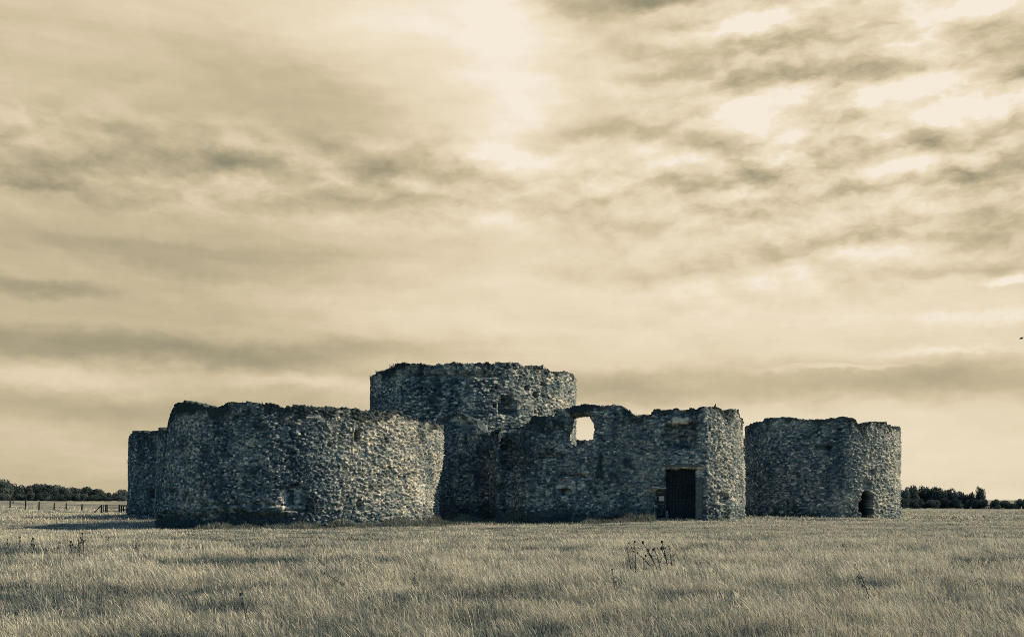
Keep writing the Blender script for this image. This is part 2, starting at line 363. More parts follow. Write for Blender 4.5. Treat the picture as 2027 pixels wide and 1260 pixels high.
# ------------------------------------------------------------------ castle walls
castle = tag(empty('ruined_castle', (0, 80, 0)), 'ruined stone castle with round keep, rounded bastions and broken gatehouse in the meadow', 'castle')
def arc(px, D, R, a0, a1):
    """outer face of a round tower: centre column px at distance D, radius R, angles from the side facing the camera"""
    cx = (px - CX) * D / FPX
    th = np.radians(np.linspace(a0, a1, 400))
    return np.stack([cx + R * np.sin(th), D - R * np.cos(th)], 1)
def resample(P, ds, closed):
    if closed: P = np.vstack([P, P[:1]])
    d = np.r_[0, np.cumsum(np.hypot(*np.diff(P, axis=0).T))]
    n = int(d[-1] / ds); s = np.linspace(0, d[-1], n + 1)
    if closed: s = s[:-1]
    return np.stack([np.interp(s, d, P[:, 0]), np.interp(s, d, P[:, 1])], 1), s, d[-1]
WALLPATHS = {}
def wall(name, path, closed, top, th, back_top, ds, cell, recess=(), rough=None, holes=(), amp=(.05, .16), label=None,
         mossf=None, batter=.25, rag=.16, seed=0, tone_off=0.0, zj=.6, foot=None, coarse_inner=True):
    P, s, Ltot = resample(np.asarray(path, float), ds, closed)
    n = len(P)
    if closed: T = np.roll(P, -1, 0) - np.roll(P, 1, 0)
    else: T = np.gradient(P, axis=0)
    T /= np.linalg.norm(T, axis=1)[:, None]
    k = 9
    if closed: Ts = sum(np.roll(T, j, 0) for j in range(-k, k + 1))
    else:
        Tp = np.pad(T, ((k, k), (0, 0)), mode='edge'); Ts = sum(Tp[k + j:k + j + n] for j in range(-k, k + 1))
    T = Ts / np.linalg.norm(Ts, axis=1)[:, None]
    nr = np.stack([T[:, 1], -T[:, 0]], 1)
    thk = np.full(n, th); O = P.copy()
    if not closed:
        d = np.minimum(s, Ltot - s); r = th / 2
        e = np.where(d < r, np.sqrt(np.clip(1 - (1 - d / r) ** 2, 0.0004, 1)), 1)
        O = P - nr * ((1 - e) * r)[:, None]; thk = th * e
    WALLPATHS[name] = (P, nr)
    px = CX + FPX * O[:, 0] / O[:, 1]
    facing = -(nr * O).sum(1) / np.linalg.norm(O, axis=1)
    w = sstep(-.12, .02, facing)
    t_ = np.array(top, float) - np.array([0, 1.3])
    tf = CZ + (HZ - np.interp(px, t_[:, 0], t_[:, 1])) * O[:, 1] / FPX
    topz = w * tf + (1 - w) * back_top
    S3 = np.stack([O[:, 0], O[:, 1], O[:, 0] * 0], 1)
    _, _, rr = worley(S3, (.42, .42, 1), (1, 1, 0), seed + 50)
    topz = topz + (rr - .5) * rag + vnoise(S3, 2.1, seed + 7) * rag * .9 + np.minimum(0, vnoise(S3, .8, seed + 8) + .45) * rag * 1.6
    z0 = ground(O[:, 0], O[:, 1]) - .7
    H = float((topz - z0).mean()); nzr = int(H / ds)
    nin = nzr if holes else (max(8, nzr // 3) if coarse_inner else nzr)
    v = np.linspace(0, 1, nzr + 1)
    out = []
    for vv in v:
        q2 = O + nr * (batter * (1 - vv))
        out.append(np.column_stack([q2, z0 + vv * (topz - z0)]))
    K = 9
    for kk in range(1, K):
        f = kk / K
        q2 = O - nr * (thk * f)[:, None]
        dome = .10 * math.sin(math.pi * f) - .22 * f
        out.append(np.column_stack([q2, topz + dome]))
    for vv in np.linspace(1, 0, nin + 1):
        q2 = O - nr * thk[:, None]
        out.append(np.column_stack([q2, z0 + vv * (topz - .22 - z0)]))
    G = np.stack(out, 1); M = G.shape[1]                      # (n, M, 3)
    # smooth base normals
    di = (np.roll(G, -1, 0) - np.roll(G, 1, 0)) if closed else np.gradient(G, axis=0)
    dj = np.gradient(G, axis=1)
    NN = np.cross(di, dj); ln = np.linalg.norm(NN, axis=2, keepdims=True); NN = NN / np.maximum(ln, 1e-9)
    F = G.reshape(-1, 3); NF = NN.reshape(-1, 3)
    opx = (CX + FPX * F[:, 0] / F[:, 1]); opy = (HZ - FPX * (F[:, 2] - CZ) / F[:, 1])
    jrow = np.tile(np.arange(M), n)
    outer = (jrow <= nzr) & (np.repeat(facing, M) > -.15)
    R = np.zeros(len(F)) + .5
    if rough is not None: R = np.where(outer, rough(opx, opy), .5)
    big = fbm(F, 2.6, 3, seed + 3)
    # coursed stones, larger core rubble where the facing is lost
    Fw = F + np.stack([vnoise(F, .9, seed + 20), vnoise(F, .9, seed + 21), vnoise(F, 1.6, seed + 22)], 1) * np.array([.08, .08, .045])
    f1, f2, rid = worley(Fw, cell, (.95, .95, zj), seed + 1)
    t1 = worley.tilt; e1 = sstep(.02, .20, f2 - f1)
    g1, g2, gid = worley(Fw, (cell[0] * 1.05, cell[1] * 1.05, cell[2] * 1.15), (1, 1, .7), seed + 9)
    t2 = worley.tilt; e2 = sstep(.0, .30, g2 - g1)
    pocket = (gid > .80) * e2
    hs = amp[0] * (t1 * 1.1 * e1 + (rid - .45) * 1.5 * e1 - .35 * (1 - e1) - (rid < .05) * e1 * 1.6)
    hr = amp[1] * (t2 * .95 * e2 + (gid - .30) * 1.0 * e2 - .45 * (1 - e2) - pocket * 1.7) + amp[1] * .35 * vnoise(F, .16, seed + 31)
    h = hs * (1 - R) + hr * R + big * (.08 + .10 * R) + .02 * fbm(F, .2, 2, seed + 33)
    mort = (1 - e1) * (1 - R) * .8 + (1 - e2) * R * .55
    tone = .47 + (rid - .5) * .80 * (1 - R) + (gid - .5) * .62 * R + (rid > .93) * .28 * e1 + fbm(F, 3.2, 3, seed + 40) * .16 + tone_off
    tone = tone + R * .20  # core rubble is paler; this also brightens the sunlit flanks through colour
    streak = fbm(F * np.array([1, 1, .25]), 1.0, 3, seed + 41); tone -= sstep(.0, .5, streak) * .20
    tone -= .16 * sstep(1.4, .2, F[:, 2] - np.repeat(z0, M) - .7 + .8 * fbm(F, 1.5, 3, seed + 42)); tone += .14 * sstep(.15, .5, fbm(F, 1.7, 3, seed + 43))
    capr = (jrow > nzr) & (jrow < nzr + K); tone = tone - .22 * capr
    toph = np.repeat(topz, M) - F[:, 2]
    moss = sstep(.15, .45, fbm(F, .8, 3, seed + 60) + .75 * np.exp(-np.maximum(toph, 0) / .45) * (toph > -.02) - .12) * .85
    if mossf is not None: moss = np.clip(moss + outer * mossf(opx, opy, F), 0, 1)
    rec = np.zeros(len(F))
    for rc in recess:
        cx_, cy_, hw, hh, dep = rc[:5]; opt = rc[5] if len(rc) > 5 else {}
        wob = (fbm(F, .5, 3, seed + 70) * opt.get('wob', 3.0))
        x = opx - cx_; y = opy - cy_
        if 'arch' in opt:
            top_y = -hh + hw
            dd = np.where(y < top_y, np.hypot(x, y - top_y) - hw, np.maximum(np.abs(x) - hw, y - hh))
        elif 'ell' in opt: dd = (np.sqrt((x / hw) ** 2 + (y / hh) ** 2) - 1) * min(hw, hh)
        else: dd = np.maximum(np.abs(x) - hw, np.abs(y) - hh)
        a = sstep(opt.get('soft', 1.2), -opt.get('soft', 1.2), dd + wob)
        if 'ramp' in opt: a = a * np.clip((x + hw) / opt['ramp'], 0, 1)
        if 'floor' in opt: a = a * np.clip((hh - y) / opt['floor'], 0, 1)
        a = a * outer
        rec = np.maximum(rec, a * dep)
        if dep > 0.3 or opt.get('flat'): h = h * (1 - .6 * a)
        if 'tone' in opt: tone = tone + a * opt['tone']; mort = mort * (1 - a * .7)
        if dep < 0: rec = rec + a * dep
    if foot is not None: rec = rec + foot(opx, opy, F) * outer
    F = F + NF * h[:, None]
    nr3 = np.repeat(np.column_stack([nr, np.zeros(n)]), M, axis=0)
    F = F - nr3 * rec[:, None]
    idx = np.arange(n * M).reshape(n, M)
    nx = np.roll(idx, -1, 0) if closed else idx[1:]
    ix = idx if closed else idx[:-1]
    Qd = np.stack([ix[:, :-1], nx[:, :-1], nx[:, 1:], ix[:, 1:]], -1)
    keep = np.ones(Qd.shape[:2], bool)
    extraV = []; extraQ = []
    for poly in holes:
        poly = np.array(poly, float)
        def inside(x, y):
            c = np.zeros(x.shape, bool); j = len(poly) - 1
            for i in range(len(poly)):
                xi, yi = poly[i]; xj, yj = poly[j]
                cond = ((yi > y) != (yj > y)) & (x < (xj - xi) * (y - yi) / (yj - yi + 1e-9) + xi)
                c ^= cond; j = i
            return c
        cq = G.reshape(-1, 3)[Qd].mean(2)
        qx = CX + FPX * cq[..., 0] / cq[..., 1]; qy = HZ - FPX * (cq[..., 2] - CZ) / cq[..., 1]
        ins = inside(qx, qy); ins[:, nzr:] = False
        ci, cj = np.nonzero(ins)
        for a, b in zip(ci, cj):
            keep[a, b] = False; keep[a, M - 2 - b] = False
        insf = ins
        for a, b in zip(ci, cj):
            for (da, db, e) in ((-1, 0, ((a, b), (a, b + 1))), (1, 0, ((a + 1, b + 1), (a + 1, b))), (0, -1, ((a + 1, b), (a, b))), (0, 1, ((a, b + 1), (a + 1, b + 1)))):
                if not insf[a + da, b + db]:
                    (i0, j0), (i1, j1) = e
                    extraQ.append((idx[i0, j0], idx[i1, j1], idx[i1, M - 1 - j1], idx[i0, M - 1 - j0]))
    Qf = Qd[keep].reshape(-1, 4)
    base = len(F); VV = [F]; TT = [tone]; MM = [mort]; SS = [moss]
    if extraQ:
        KK = 14; cache = {}; cnt = base; newv = []
        def column(o_, i_):
            nonlocal cnt
            if (o_, i_) in cache: return cache[(o_, i_)]
            ids = [o_]
            for kk in range(1, KK):
                newv.append(F[o_] * (1 - kk / KK) + F[i_] * (kk / KK)); ids.append(cnt); cnt += 1
            ids.append(i_); cache[(o_, i_)] = ids; return ids
        qs = []
        for a, b, c, d in extraQ:
            A = column(a, d); B = column(b, c)
            for kk in range(KK): qs.append((A[kk], B[kk], B[kk + 1], A[kk + 1]))
        nv = np.array(newv)
        _, _, r3 = worley(nv, cell, (1, 1, 1), seed + 1)
        nv = nv + np.stack([vnoise(nv, .22, 1), vnoise(nv, .22, 2), vnoise(nv, .22, 3)], 1) * .07
        VV.append(nv); TT.append(.5 + (r3 - .5) * .6); MM.append(np.zeros(len(nv))); SS.append(np.zeros(len(nv)))
        Qf = np.vstack([Qf, np.array(qs)])
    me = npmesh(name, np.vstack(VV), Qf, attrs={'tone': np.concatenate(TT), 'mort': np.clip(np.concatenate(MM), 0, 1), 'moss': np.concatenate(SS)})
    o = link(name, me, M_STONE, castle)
    o.matrix_parent_inverse = castle.matrix_world.inverted() if False else Matrix.Translation((0, -80, 0))
    if label: o['label'] = label
    return o

# round keep
wall('keep', arc(937, 97, 9.95, -180, 179.5), True,
     [(700, 748), (734, 748), (742, 742), (757, 735), (775, 731), (783, 724), (800, 720), (830, 722), (852, 722), (880, 719), (905, 718), (940, 718), (1000, 718), (1030, 719), (1042, 725), (1060, 725), (1095, 733), (1125, 739), (1136, 746), (1141, 756), (1160, 760)],
     2.6, 13.2, .062, (.34, .34, .125), amp=(.045, .14), zj=.10, rag=.17, batter=.0, seed=3, tone_off=-.03,
     rough=lambda x, y: np.clip(sstep(985, 1085, x + (y - 760) * .2) * .95 + .9 * sstep(752, 744, y - sstep(1000, 800, x) * 3), .05, 1),
     recess=[(1001, 803, 13, 17, .9, {'arch': 1, 'wob': 3, 'soft': 4.5}), (1018, 806, 5, 14, .25, {'wob': 2}), (983, 767, 2.6, 2.8, .5, {'wob': .5}), (1043, 767, 3.6, 4, .6, {'wob': 1}),
             (1062, 781, 5.5, 5.5, .6, {'wob': 2, 'ell': 1}), (979, 803, 2.8, 2.4, .5, {'wob': .5}), (1075, 759, 3, 3.4, .5, {'wob': 1}), (1128, 778, 3, 4, .4, {'wob': 1}), (753, 782, 1.8, 1.8, .4, {'wob': .3}), (793, 768, 2, 2, .4, {'wob': .3}), (834, 768, 2, 2, .4, {'wob': .3}), (889, 797, 2, 2, .4, {'wob': .3}),
             (885, 742, 55, 2.4, .35, {'wob': 4}), (960, 742, 30, 2.6, .35, {'wob': 4}), (925, 742, 8, 5, .5, {'wob': 3})],
     mossf=lambda x, y, F: .9 * sstep(754, 736, y) * sstep(910, 780, x) * sstep(-.3, .25, fbm(F, .9, 3, 90)),
     label='tall round central keep rising behind the other walls')

# front left bastion
wall('bastion', arc(604, 65, 9.0, -150, 97), False,
     [(300, 850), (329, 850), (333, 826), (340, 808), (355, 801), (372, 797), (385, 798), (398, 802), (408, 806), (440, 806), (446, 800), (470, 798), (500, 799), (560, 800), (650, 804), (740, 810), (775, 812), (800, 819), (820, 826), (850, 836), (872, 838), (884, 850), (900, 856)],
     1.5, 5.6, .043, (.19, .19, .092), amp=(.05, .125), zj=.35, rag=.15, batter=.35, seed=11, tone_off=.0,
     rough=lambda x, y: np.clip(sstep(560, 720, x + (y - 900) * .25 + 30 * np.sin(x * .05 + y * .03)) * .9 + .22 + .5 * sstep(830, 815, y) * sstep(430, 330, x), 0, 1),
     recess=[(585, 984, 24, 27, .28, {'arch': 1, 'wob': 2, 'soft': 2, 'tone': -.10}), (574, 984, 6, 16, .50, {'wob': 1}), (561, 982, 5, 14, .16, {'wob': 1, 'tone': .42, 'flat': 1}), (588, 982, 7, 14, .20, {'wob': 1, 'tone': .25, 'flat': 1}),
             (708, 862, 4.5, 11, .75, {'wob': 1}), (716, 880, 9, 6, .15, {'wob': 3}), (712, 1000, 6, 10, .3, {'wob': 3, 'ell': 1}), (838, 978, 14, 20, -.08, {'wob': 5, 'tone': .04, 'flat': 1}),
             (570, 1003, 34, 4, -.10, {'wob': 2, 'tone': .25, 'flat': 1}), (862, 848, 9, 5, .4, {'wob': 4, 'ell': 1}), (470, 998, 90, 3, .10, {'wob': 3}), (594, 1010, 5, 4, .4, {'wob': 1}), (340, 970, 7, 2.5, .3, {'wob': 1})],
     foot=lambda x, y, F: .26 * sstep(1012, 1022, y + 14 * fbm(F, 1.2, 3, 95)) * sstep(620, 560, x) + .55 * sstep(860, 1015, y) * sstep(820, 880, x),
     mossf=lambda x, y, F: .8 * sstep(830, 806, y) * sstep(430, 380, x) + .55 * sstep(860, 815, y) * sstep(760, 600, x) * sstep(-.3, .3, fbm(F, 1.2, 3, 91)) + .9 * sstep(1006, 1030, y + 22 * fbm(F, 1.0, 3, 96)) * sstep(640, 520, x),
     label='broad rounded bastion at the front left, its right side sunlit')

# curtain wall in the re-entrant
def ppt(px, Y): return ((px - CX) * Y / FPX, Y)
wall('curtain_wall', [ppt(848, 70.5), ppt(878, 68.6), ppt(900, 67.8), ppt(940, 67.2), ppt(980, 66.6), ppt(1010, 66.2)], False,
     [(850, 838), (868, 832), (885, 826), (910, 823), (930, 825), (944, 832), (950, 845), (968, 856), (985, 860), (1010, 856)],
     1.6, 6.0, .05, (.21, .21, .095), amp=(.05, .11), zj=.4, rag=.2, batter=.2, seed=23, tone_off=-.04,
     rough=lambda x, y: .35 + .6 * sstep(848, 835, y),
     recess=[(972, 930, 3, 60, .15, {'wob': 2}), (892, 829, 50, 4, -.16, {'wob': 4, 'tone': .3}), (953, 851, 10, 9, -.14, {'wob': 4, 'tone': .3})],  # raised rim stones also coloured paler to look sunlit
     mossf=lambda x, y, F: .6 * sstep(985, 1010, y), label='short shaded curtain wall between the sunlit bastion and the gatehouse')

# gatehouse
gp = [ppt(975, 66.6), ppt(984, 64.9), ppt(992, 65.0), ppt(998, 65.25), ppt(1022, 65.2), ppt(1030, 64.4), ppt(1045, 63.8), ppt(1100, 63.4), ppt(1200, 62.6), ppt(1300, 61.9), ppt(1385, 61.4), ppt(1405, 61.5), ppt(1425, 62.0), ppt(1445, 62.9)]
x, y = ppt(1457, 64.0); gp += [(x, y), (ppt(1465, 65.4)), (ppt(1470, 67)), (14.6 + 1.0, 69), (15.7, 72), (15.8, 80), (15.8, 86)]
gp = np.array(gp)
# Catmull-Rom smooth
def smooth_path(P, k=12):
    P = np.asarray(P, float); Q = np.vstack([2 * P[0] - P[1], P, 2 * P[-1] - P[-2]]); out = []
    for i in range(1, len(Q) - 2):
        for t in np.linspace(0, 1, k, endpoint=False):
            a, b, c, d = Q[i - 1], Q[i], Q[i + 1], Q[i + 2]
            out.append(.5 * (2 * b + (c - a) * t + (2 * a - 5 * b + 4 * c - d) * t * t + (3 * b - a - 3 * c + d) * t ** 3))
    out.append(P[-1]); return np.array(out)
gate = wall('gatehouse', smooth_path(gp), False,
     [(970, 862), (985, 858), (993, 852), (1010, 849), (1032, 848), (1040, 838), (1052, 824), (1070, 820), (1082, 821), (1095, 824), (1103, 812), (1112, 807), (1125, 804), (1145, 804), (1160, 801), (1185, 803), (1215, 801), (1240, 803), (1250, 812), (1262, 820), (1278, 822), (1288, 817), (1297, 809), (1312, 806), (1335, 806), (1360, 804), (1390, 803), (1408, 802), (1425, 803), (1434, 810), (1439, 818), (1445, 811), (1455, 810), (1463, 815), (1467, 838), (1474, 846), (1480, 850)],
     1.4, 7.0, .045, (.205, .205, .098), amp=(.05, .125), zj=.3, rag=.17, batter=.22, seed=37, tone_off=.0,
     rough=lambda x, y: np.clip(.30 + .7 * sstep(1395, 1420, x) + .25 * sstep(1320, 1280, x) * sstep(1180, 1240, x), 0, 1),
     holes=[[(1129, 818), (1148, 814), (1166, 815), (1170, 828), (1175, 838), (1177, 850), (1174, 860), (1175, 870), (1169, 880), (1158, 884), (1136, 883), (1124, 873), (1122, 862), (1123, 850), (1127, 838)]],
     recess=[
             (1008, 853, 26, 3, -.16, {'wob': 3, 'tone': .28}), (1347, 976, 31, 49, 1.15, {'wob': 2.2, 'soft': .8}), (1334, 945, 10, 16, .7, {'wob': 2}), (1307, 996, 9.5, 30, .85, {'wob': 1.2, 'soft': .8}), (1291, 1000, 7, 34, .28, {'wob': 1.5}),  # top rim stones given a paler colour as if sunlit
             (1349, 862, 29, 23, .75, {'wob': 5, 'soft': 3}), (1322, 860, 7, 20, .5, {'wob': 3}), (1350, 870, 20, 12, 1.05, {'wob': 4, 'ell': 1}), (1346, 832, 15, 6, -.30, {'wob': 3, 'tone': .6, 'soft': 3}),  # jutting ledge stone coloured paler, as if catching the sun
             (1384, 976, 11, 50, .22, {'wob': 1, 'flat': 1, 'tone': .10}), (1350, 926, 40, 2.2, -.10, {'wob': .8, 'tone': .15, 'flat': 1}), (1300, 967, 16, 2.2, -.12, {'wob': .8, 'tone': .2, 'flat': 1}),
             (1004, 900, 10, 30, .45, {'wob': 4, 'soft': 2}), (1000, 884, 6, 5, .7, {'wob': 2, 'ell': 1}), (1090, 902, 24, 4, .35, {'wob': 4}), (1145, 942, 18, 4, .30, {'wob': 4}), (1113, 938, 6, 5, .35, {'wob': 3, 'ell': 1}), (1119, 973, 9, 6, .4, {'wob': 2}), (1150, 960, 7, 9, -.05, {'wob': 1, 'tone': .15, 'flat': 1}), (1131, 962, 7, 13, -.05, {'wob': 1, 'tone': .05, 'flat': 1}), (1110, 963, 8, 3.4, -.05, {'wob': 1, 'tone': .3, 'flat': 1}),
             (1036, 940, 4, 70, .18, {'wob': 4}), (1020, 925, 8, 70, -.10, {'wob': 4}), (1014, 996, 7, 7, -.25, {'wob': 3, 'ell': 1, 'tone': .3}), (1262, 850, 14, 20, .12, {'wob': 6}), (1429, 985, 14, 12, .30, {'wob': 5, 'ell': 1}), (1085, 850, 12, 8, .2, {'wob': 4, 'ell': 1})],
     mossf=lambda x, y, F: .55 * sstep(1000, 1020, y) * sstep(1300, 1240, x) + .35 * sstep(-.1, .4, fbm(F, 1.5, 3, 92)) * sstep(1380, 1300, x),
     label='long broken gatehouse wall with a hole open to the sky and a timber door')

# right bastion
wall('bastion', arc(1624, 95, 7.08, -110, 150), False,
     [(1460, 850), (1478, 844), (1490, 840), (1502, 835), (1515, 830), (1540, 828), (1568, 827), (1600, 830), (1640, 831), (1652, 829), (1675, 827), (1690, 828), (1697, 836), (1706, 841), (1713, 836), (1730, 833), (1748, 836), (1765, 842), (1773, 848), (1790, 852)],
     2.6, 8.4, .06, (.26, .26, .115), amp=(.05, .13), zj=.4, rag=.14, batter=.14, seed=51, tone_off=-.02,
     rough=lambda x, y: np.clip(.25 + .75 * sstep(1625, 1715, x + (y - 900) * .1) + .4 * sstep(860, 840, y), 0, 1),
     recess=[(1717, 1001, 10.5, 29, 2.2, {'arch': 1, 'wob': 2, 'tone': -1.2}), (1703, 1003, 2.6, 10, .6, {'wob': 1}), (1639, 886, 6, 3, .6, {'wob': 1.2}), (1662, 848, 4, 3, .4, {'wob': 1}), (1727, 935, 8, 5, .35, {'wob': 4, 'ell': 1}), (1718, 958, 9, 10, .35, {'wob': 5, 'ell': 1})],  # doorway interior darkened in the stone colour to look unlit
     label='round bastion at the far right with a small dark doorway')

# far left bastion
wall('bastion', arc(436, 82, 7.0, -140, 80), False,
     [(240, 872), (258, 868), (263, 861), (275, 857), (290, 855), (303, 852), (330, 850), (360, 850)],
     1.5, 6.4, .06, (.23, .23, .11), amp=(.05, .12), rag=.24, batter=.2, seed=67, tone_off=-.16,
     rough=lambda x, y: .3 + 0 * x,
     recess=[(302, 976, 8, 8, .8, {'wob': 3, 'arch': 1}), (262, 985, 5, 30, -.15, {'wob': 3})],
     label='low shaded bastion showing at the far left behind the front bastion')
# rear curtain walls that close the plan
wall('curtain_wall', [(-26, 86), (-16, 100), (-4, 112), (12, 112), (20, 104), (24, 99)], False, [(0, 870), (2027, 870)],
     1.5, 6.0, .16, (.4, .4, .2), amp=(.05, .14), seed=71, rag=.2, label='low rear curtain wall mostly hidden by the keep')

# timber door and hatch, dressed jamb stones
def on_wall(name, px, inset, z=0.0):
    P, nr = WALLPATHS[name]
    q = CX + FPX * P[:, 0] / P[:, 1]
    f = -(nr * P).sum(1); i = int(np.argmin(np.abs(q - px) + (f < 0) * 1e4))
    return P[i], nr[i], (P[i][0] - nr[i][0] * inset, P[i][1] - nr[i][1] * inset)
def frame_at(px, inset):
    _, n2, c = on_wall('gatehouse', px, inset)
    zz = gz(*c); ang = math.atan2(n2[0], -n2[1])
    return Matrix.Translation((c[0], c[1], zz)) @ Matrix.Rotation(ang, 4, 'Z')
def child_gate(o, Mx):
    o.parent = gate; o.matrix_world = Mx
bpy.context.view_layer.update()
Mx = frame_at(1346, .88)
b = MB()
wd, ht = 2.25, 3.25
for i in range(11):
    xx = -wd / 2 + wd * (i + .5) / 11
    b.box((xx, .0 + (i % 2) * .012, ht / 2 - .2), (wd / 11 - .022, .05, ht + .3))
for zz in (.35, 1.35, 2.35, 3.0): b.box((0, -.052, zz), (wd, .05, .15))
b.box((0, .06, ht / 2), (wd, .03, ht + .3))
for i in range(6): b.box((.0 + i * .16, -.11, 1.9), (.035, .05, .95))
door = b.build('door', M_WOOD, None); child_gate(door, Mx); door['label'] = 'dark timber plank door with rails and upright bars'
b = MB()
for sx in (-1, 1): b.box((sx * (wd / 2 + .07), -.06, 1.55), (.13, .16, 3.5))
b.box((0, -.06, 3.28), (wd + .36, .17, .16))
o = b.build('door_frame', M_WOOD, None); child_gate(o, Mx)
Mx2 = frame_at(1307, .55)
b = MB()
for sx in (-1, 1): b.box((sx * .26, 0, .95), (.06, .07, 1.9))
for k in range(9): b.box((0, .01, .14 + k * .215), (.5, .045, .05))
o = b.build('barred_hatch', M_WOOD, None); child_gate(o, Mx2); o['label'] = 'narrow barred timber hatch beside the door'
b = MB(); b.box((0.05, -.05, 1.42), (.34, .02, .30)); o = b.build('notice', M_NOTICE, None); child_gate(o, Mx2); o['label'] = 'small pale notice fixed to the barred hatch'

def rough_block(name, size, mt_, seed, Mw, parent=True, res=9):
    nx_, ny_, nz_ = [max(2, int(s / .09)) for s in size]
    import bmesh
    bm = bmesh.new(); bmesh.ops.create_cube(bm, size=1)
    bmesh.ops.subdivide_edges(bm, edges=bm.edges[:], cuts=res, use_grid_fill=True)
    P = np.array([v.co[:] for v in bm.verts]) * np.array(size)
    D = np.stack([fbm(P + seed * 3.1, .25, 3, seed + k) for k in range(3)], 1) * .06
    P = P + D - np.sign(P) * (np.abs(P) / np.array(size) * 2 > .98).sum(1)[:, None] * .015
    for v, p in zip(bm.verts, P): v.co = p
    me = bpy.data.meshes.new(name); bm.to_mesh(me); bm.free()
    me.polygons.foreach_set('use_smooth', [True] * len(me.polygons))
    o = link(name, me, mt_)
    if parent: child_gate(o, Mw)
    return o
for (pxx, zz, sz, ins, nm, mm_) in [(1350, 3.42, (2.6, .6, .20), .12, 'lintel', M_ASHLAR), (1384, 1.3, (.46, .5, 2.7), .20, 'door_jamb', M_ASHLAR),
                            (1302, 2.08, (1.0, .5, .14), .10, 'hatch_lintel', M_PALE), (1307, .02, (.75, .6, .34), .15, 'doorstep', M_PALE), (1320, .25, (.18, .4, .8), .10, 'door_jamb', M_ASHLAR)]:
    Mx3 = frame_at(pxx, ins); rough_block(nm, sz, mm_, int(pxx), Mx3 @ Matrix.Translation((0, 0, zz)))

# ------------------------------------------------------------------ grass
def blades(X, Y, hgt, wid, lean, tone, seg3, zoff=None, dirr=None):
    n = len(X); Z = ground(X, Y) - .02 if zoff is None else zoff
    r = np.random.default_rng(int(n) + 3)
    a = r.uniform(0, 2 * np.pi, n); a = np.where(r.random(n) < .6, r.normal(0, .5, n), a)   # most blades show their width
    wx = np.cos(a) * wid / 2; wy = np.sin(a) * wid / 2
    la = np.pi + r.normal(0, 1.0, n) if dirr is None else dirr
    lx = np.cos(la) * lean * hgt; ly = np.sin(la) * lean * hgt
    hz = hgt * np.sqrt(np.clip(1 - (lean * .8) ** 2, .2, 1))
    sd = r.random(n) < .38                                                # flowering stems carry a thicker seed head
    W_ = lambda a_, b_: np.where(sd, b_, a_)
    levels = [(0, 0, W_(1.0, .3)), (.45, .22, W_(.85, .3)), (.78, .58, W_(.6, 1.25)), (1.0, 1.0, 0)] if seg3 else [(0, 0, W_(1.0, .4)), (.6, .4, W_(.8, 1.2)), (1.0, 1.0, 0)]
    tone = tone + np.where(sd, .10, -.05)
    vs = []
    for (fz, fl, fw) in levels[:-1]:
        for sgn in (-1, 1):
            vs.append(np.stack([X + lx * fl + sgn * wx * fw, Y + ly * fl + sgn * wy * fw, Z + hz * fz], 1))
    vs.append(np.stack([X + lx, Y + ly, Z + hz], 1))
    Vv = np.stack(vs, 1); k = Vv.shape[1]
    base = np.arange(n)[:, None] * k
    qs = []
    for l_ in range(len(levels) - 2): qs.append(base + np.array([2 * l_, 2 * l_ + 1, 2 * l_ + 3, 2 * l_ + 2]))
    t0 = 2 * (len(levels) - 2); tr = base + np.array([t0, t0 + 1, k - 1])
    # darker, greener root, paler dry tip
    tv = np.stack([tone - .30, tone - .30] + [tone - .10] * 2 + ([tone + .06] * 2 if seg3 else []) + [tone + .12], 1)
    return Vv.reshape(-1, 3), np.vstack(qs), tr, tv.ravel()
FRONT_X = []; 
def blocked(X, Y):
    """ground covered by the masonry"""
    m = np.zeros(len(X), bool)
    for (px, D, R) in ((937, 97, 10.1), (604, 65, 9.2), (1624, 95, 7.2), (436, 82, 7.2)):
        m |= (X - (px - CX) * D / FPX) ** 2 + (Y - D) ** 2 < R * R
    P, _ = WALLPATHS['gatehouse']; k = P[:, 1] < 67
    yf = np.interp(X, P[k, 0], P[k, 1], left=1e4, right=1e4); m |= (Y > yf - .15)& (Y < 86)
    P, _ = WALLPATHS['curtain_wall.001'] if 'curtain_wall.001' in WALLPATHS else CURT; yf = np.interp(X, P[:, 0], P[:, 1], left=1e4, right=1e4); m |= (Y > yf - .1) & (Y < 90)
    return m
CURT = (np.array([ppt(848, 70.5), ppt(900, 67.8), ppt(980, 66.6), ppt(1010, 66.2)]), None)
def sample_field(y0, y1, dens, spread=.70):
    """uniform over the wedge of meadow in front of the viewpoint"""
    area = spread * 2 * (y1 * y1 - y0 * y0) / 2; n = int(area * dens)
    Y = np.sqrt(rng.uniform(y0 * y0, y1 * y1, n)); X = Y * rng.uniform(-spread, spread, n)
    return X, Y
def patch(X, Y):
    P = np.stack([X * .6, Y, X * 0], 1)
    return fbm(P, 4.0, 5, 200, .68), fbm(np.stack([X * .6, Y, X * 0], 1), 1.3, 3, 300, .6)
VB = []; QB = []; TB = []; AB = []; off = 0
bands = [(7, 14, 900, .0042, True), (14, 20, 560, .0052, True), (20, 28, 330, .007, True), (28, 40, 180, .010, False), (40, 58, 95, .015, False), (58, 90, 30, .026, False), (90, 170, 7, .05, False)]
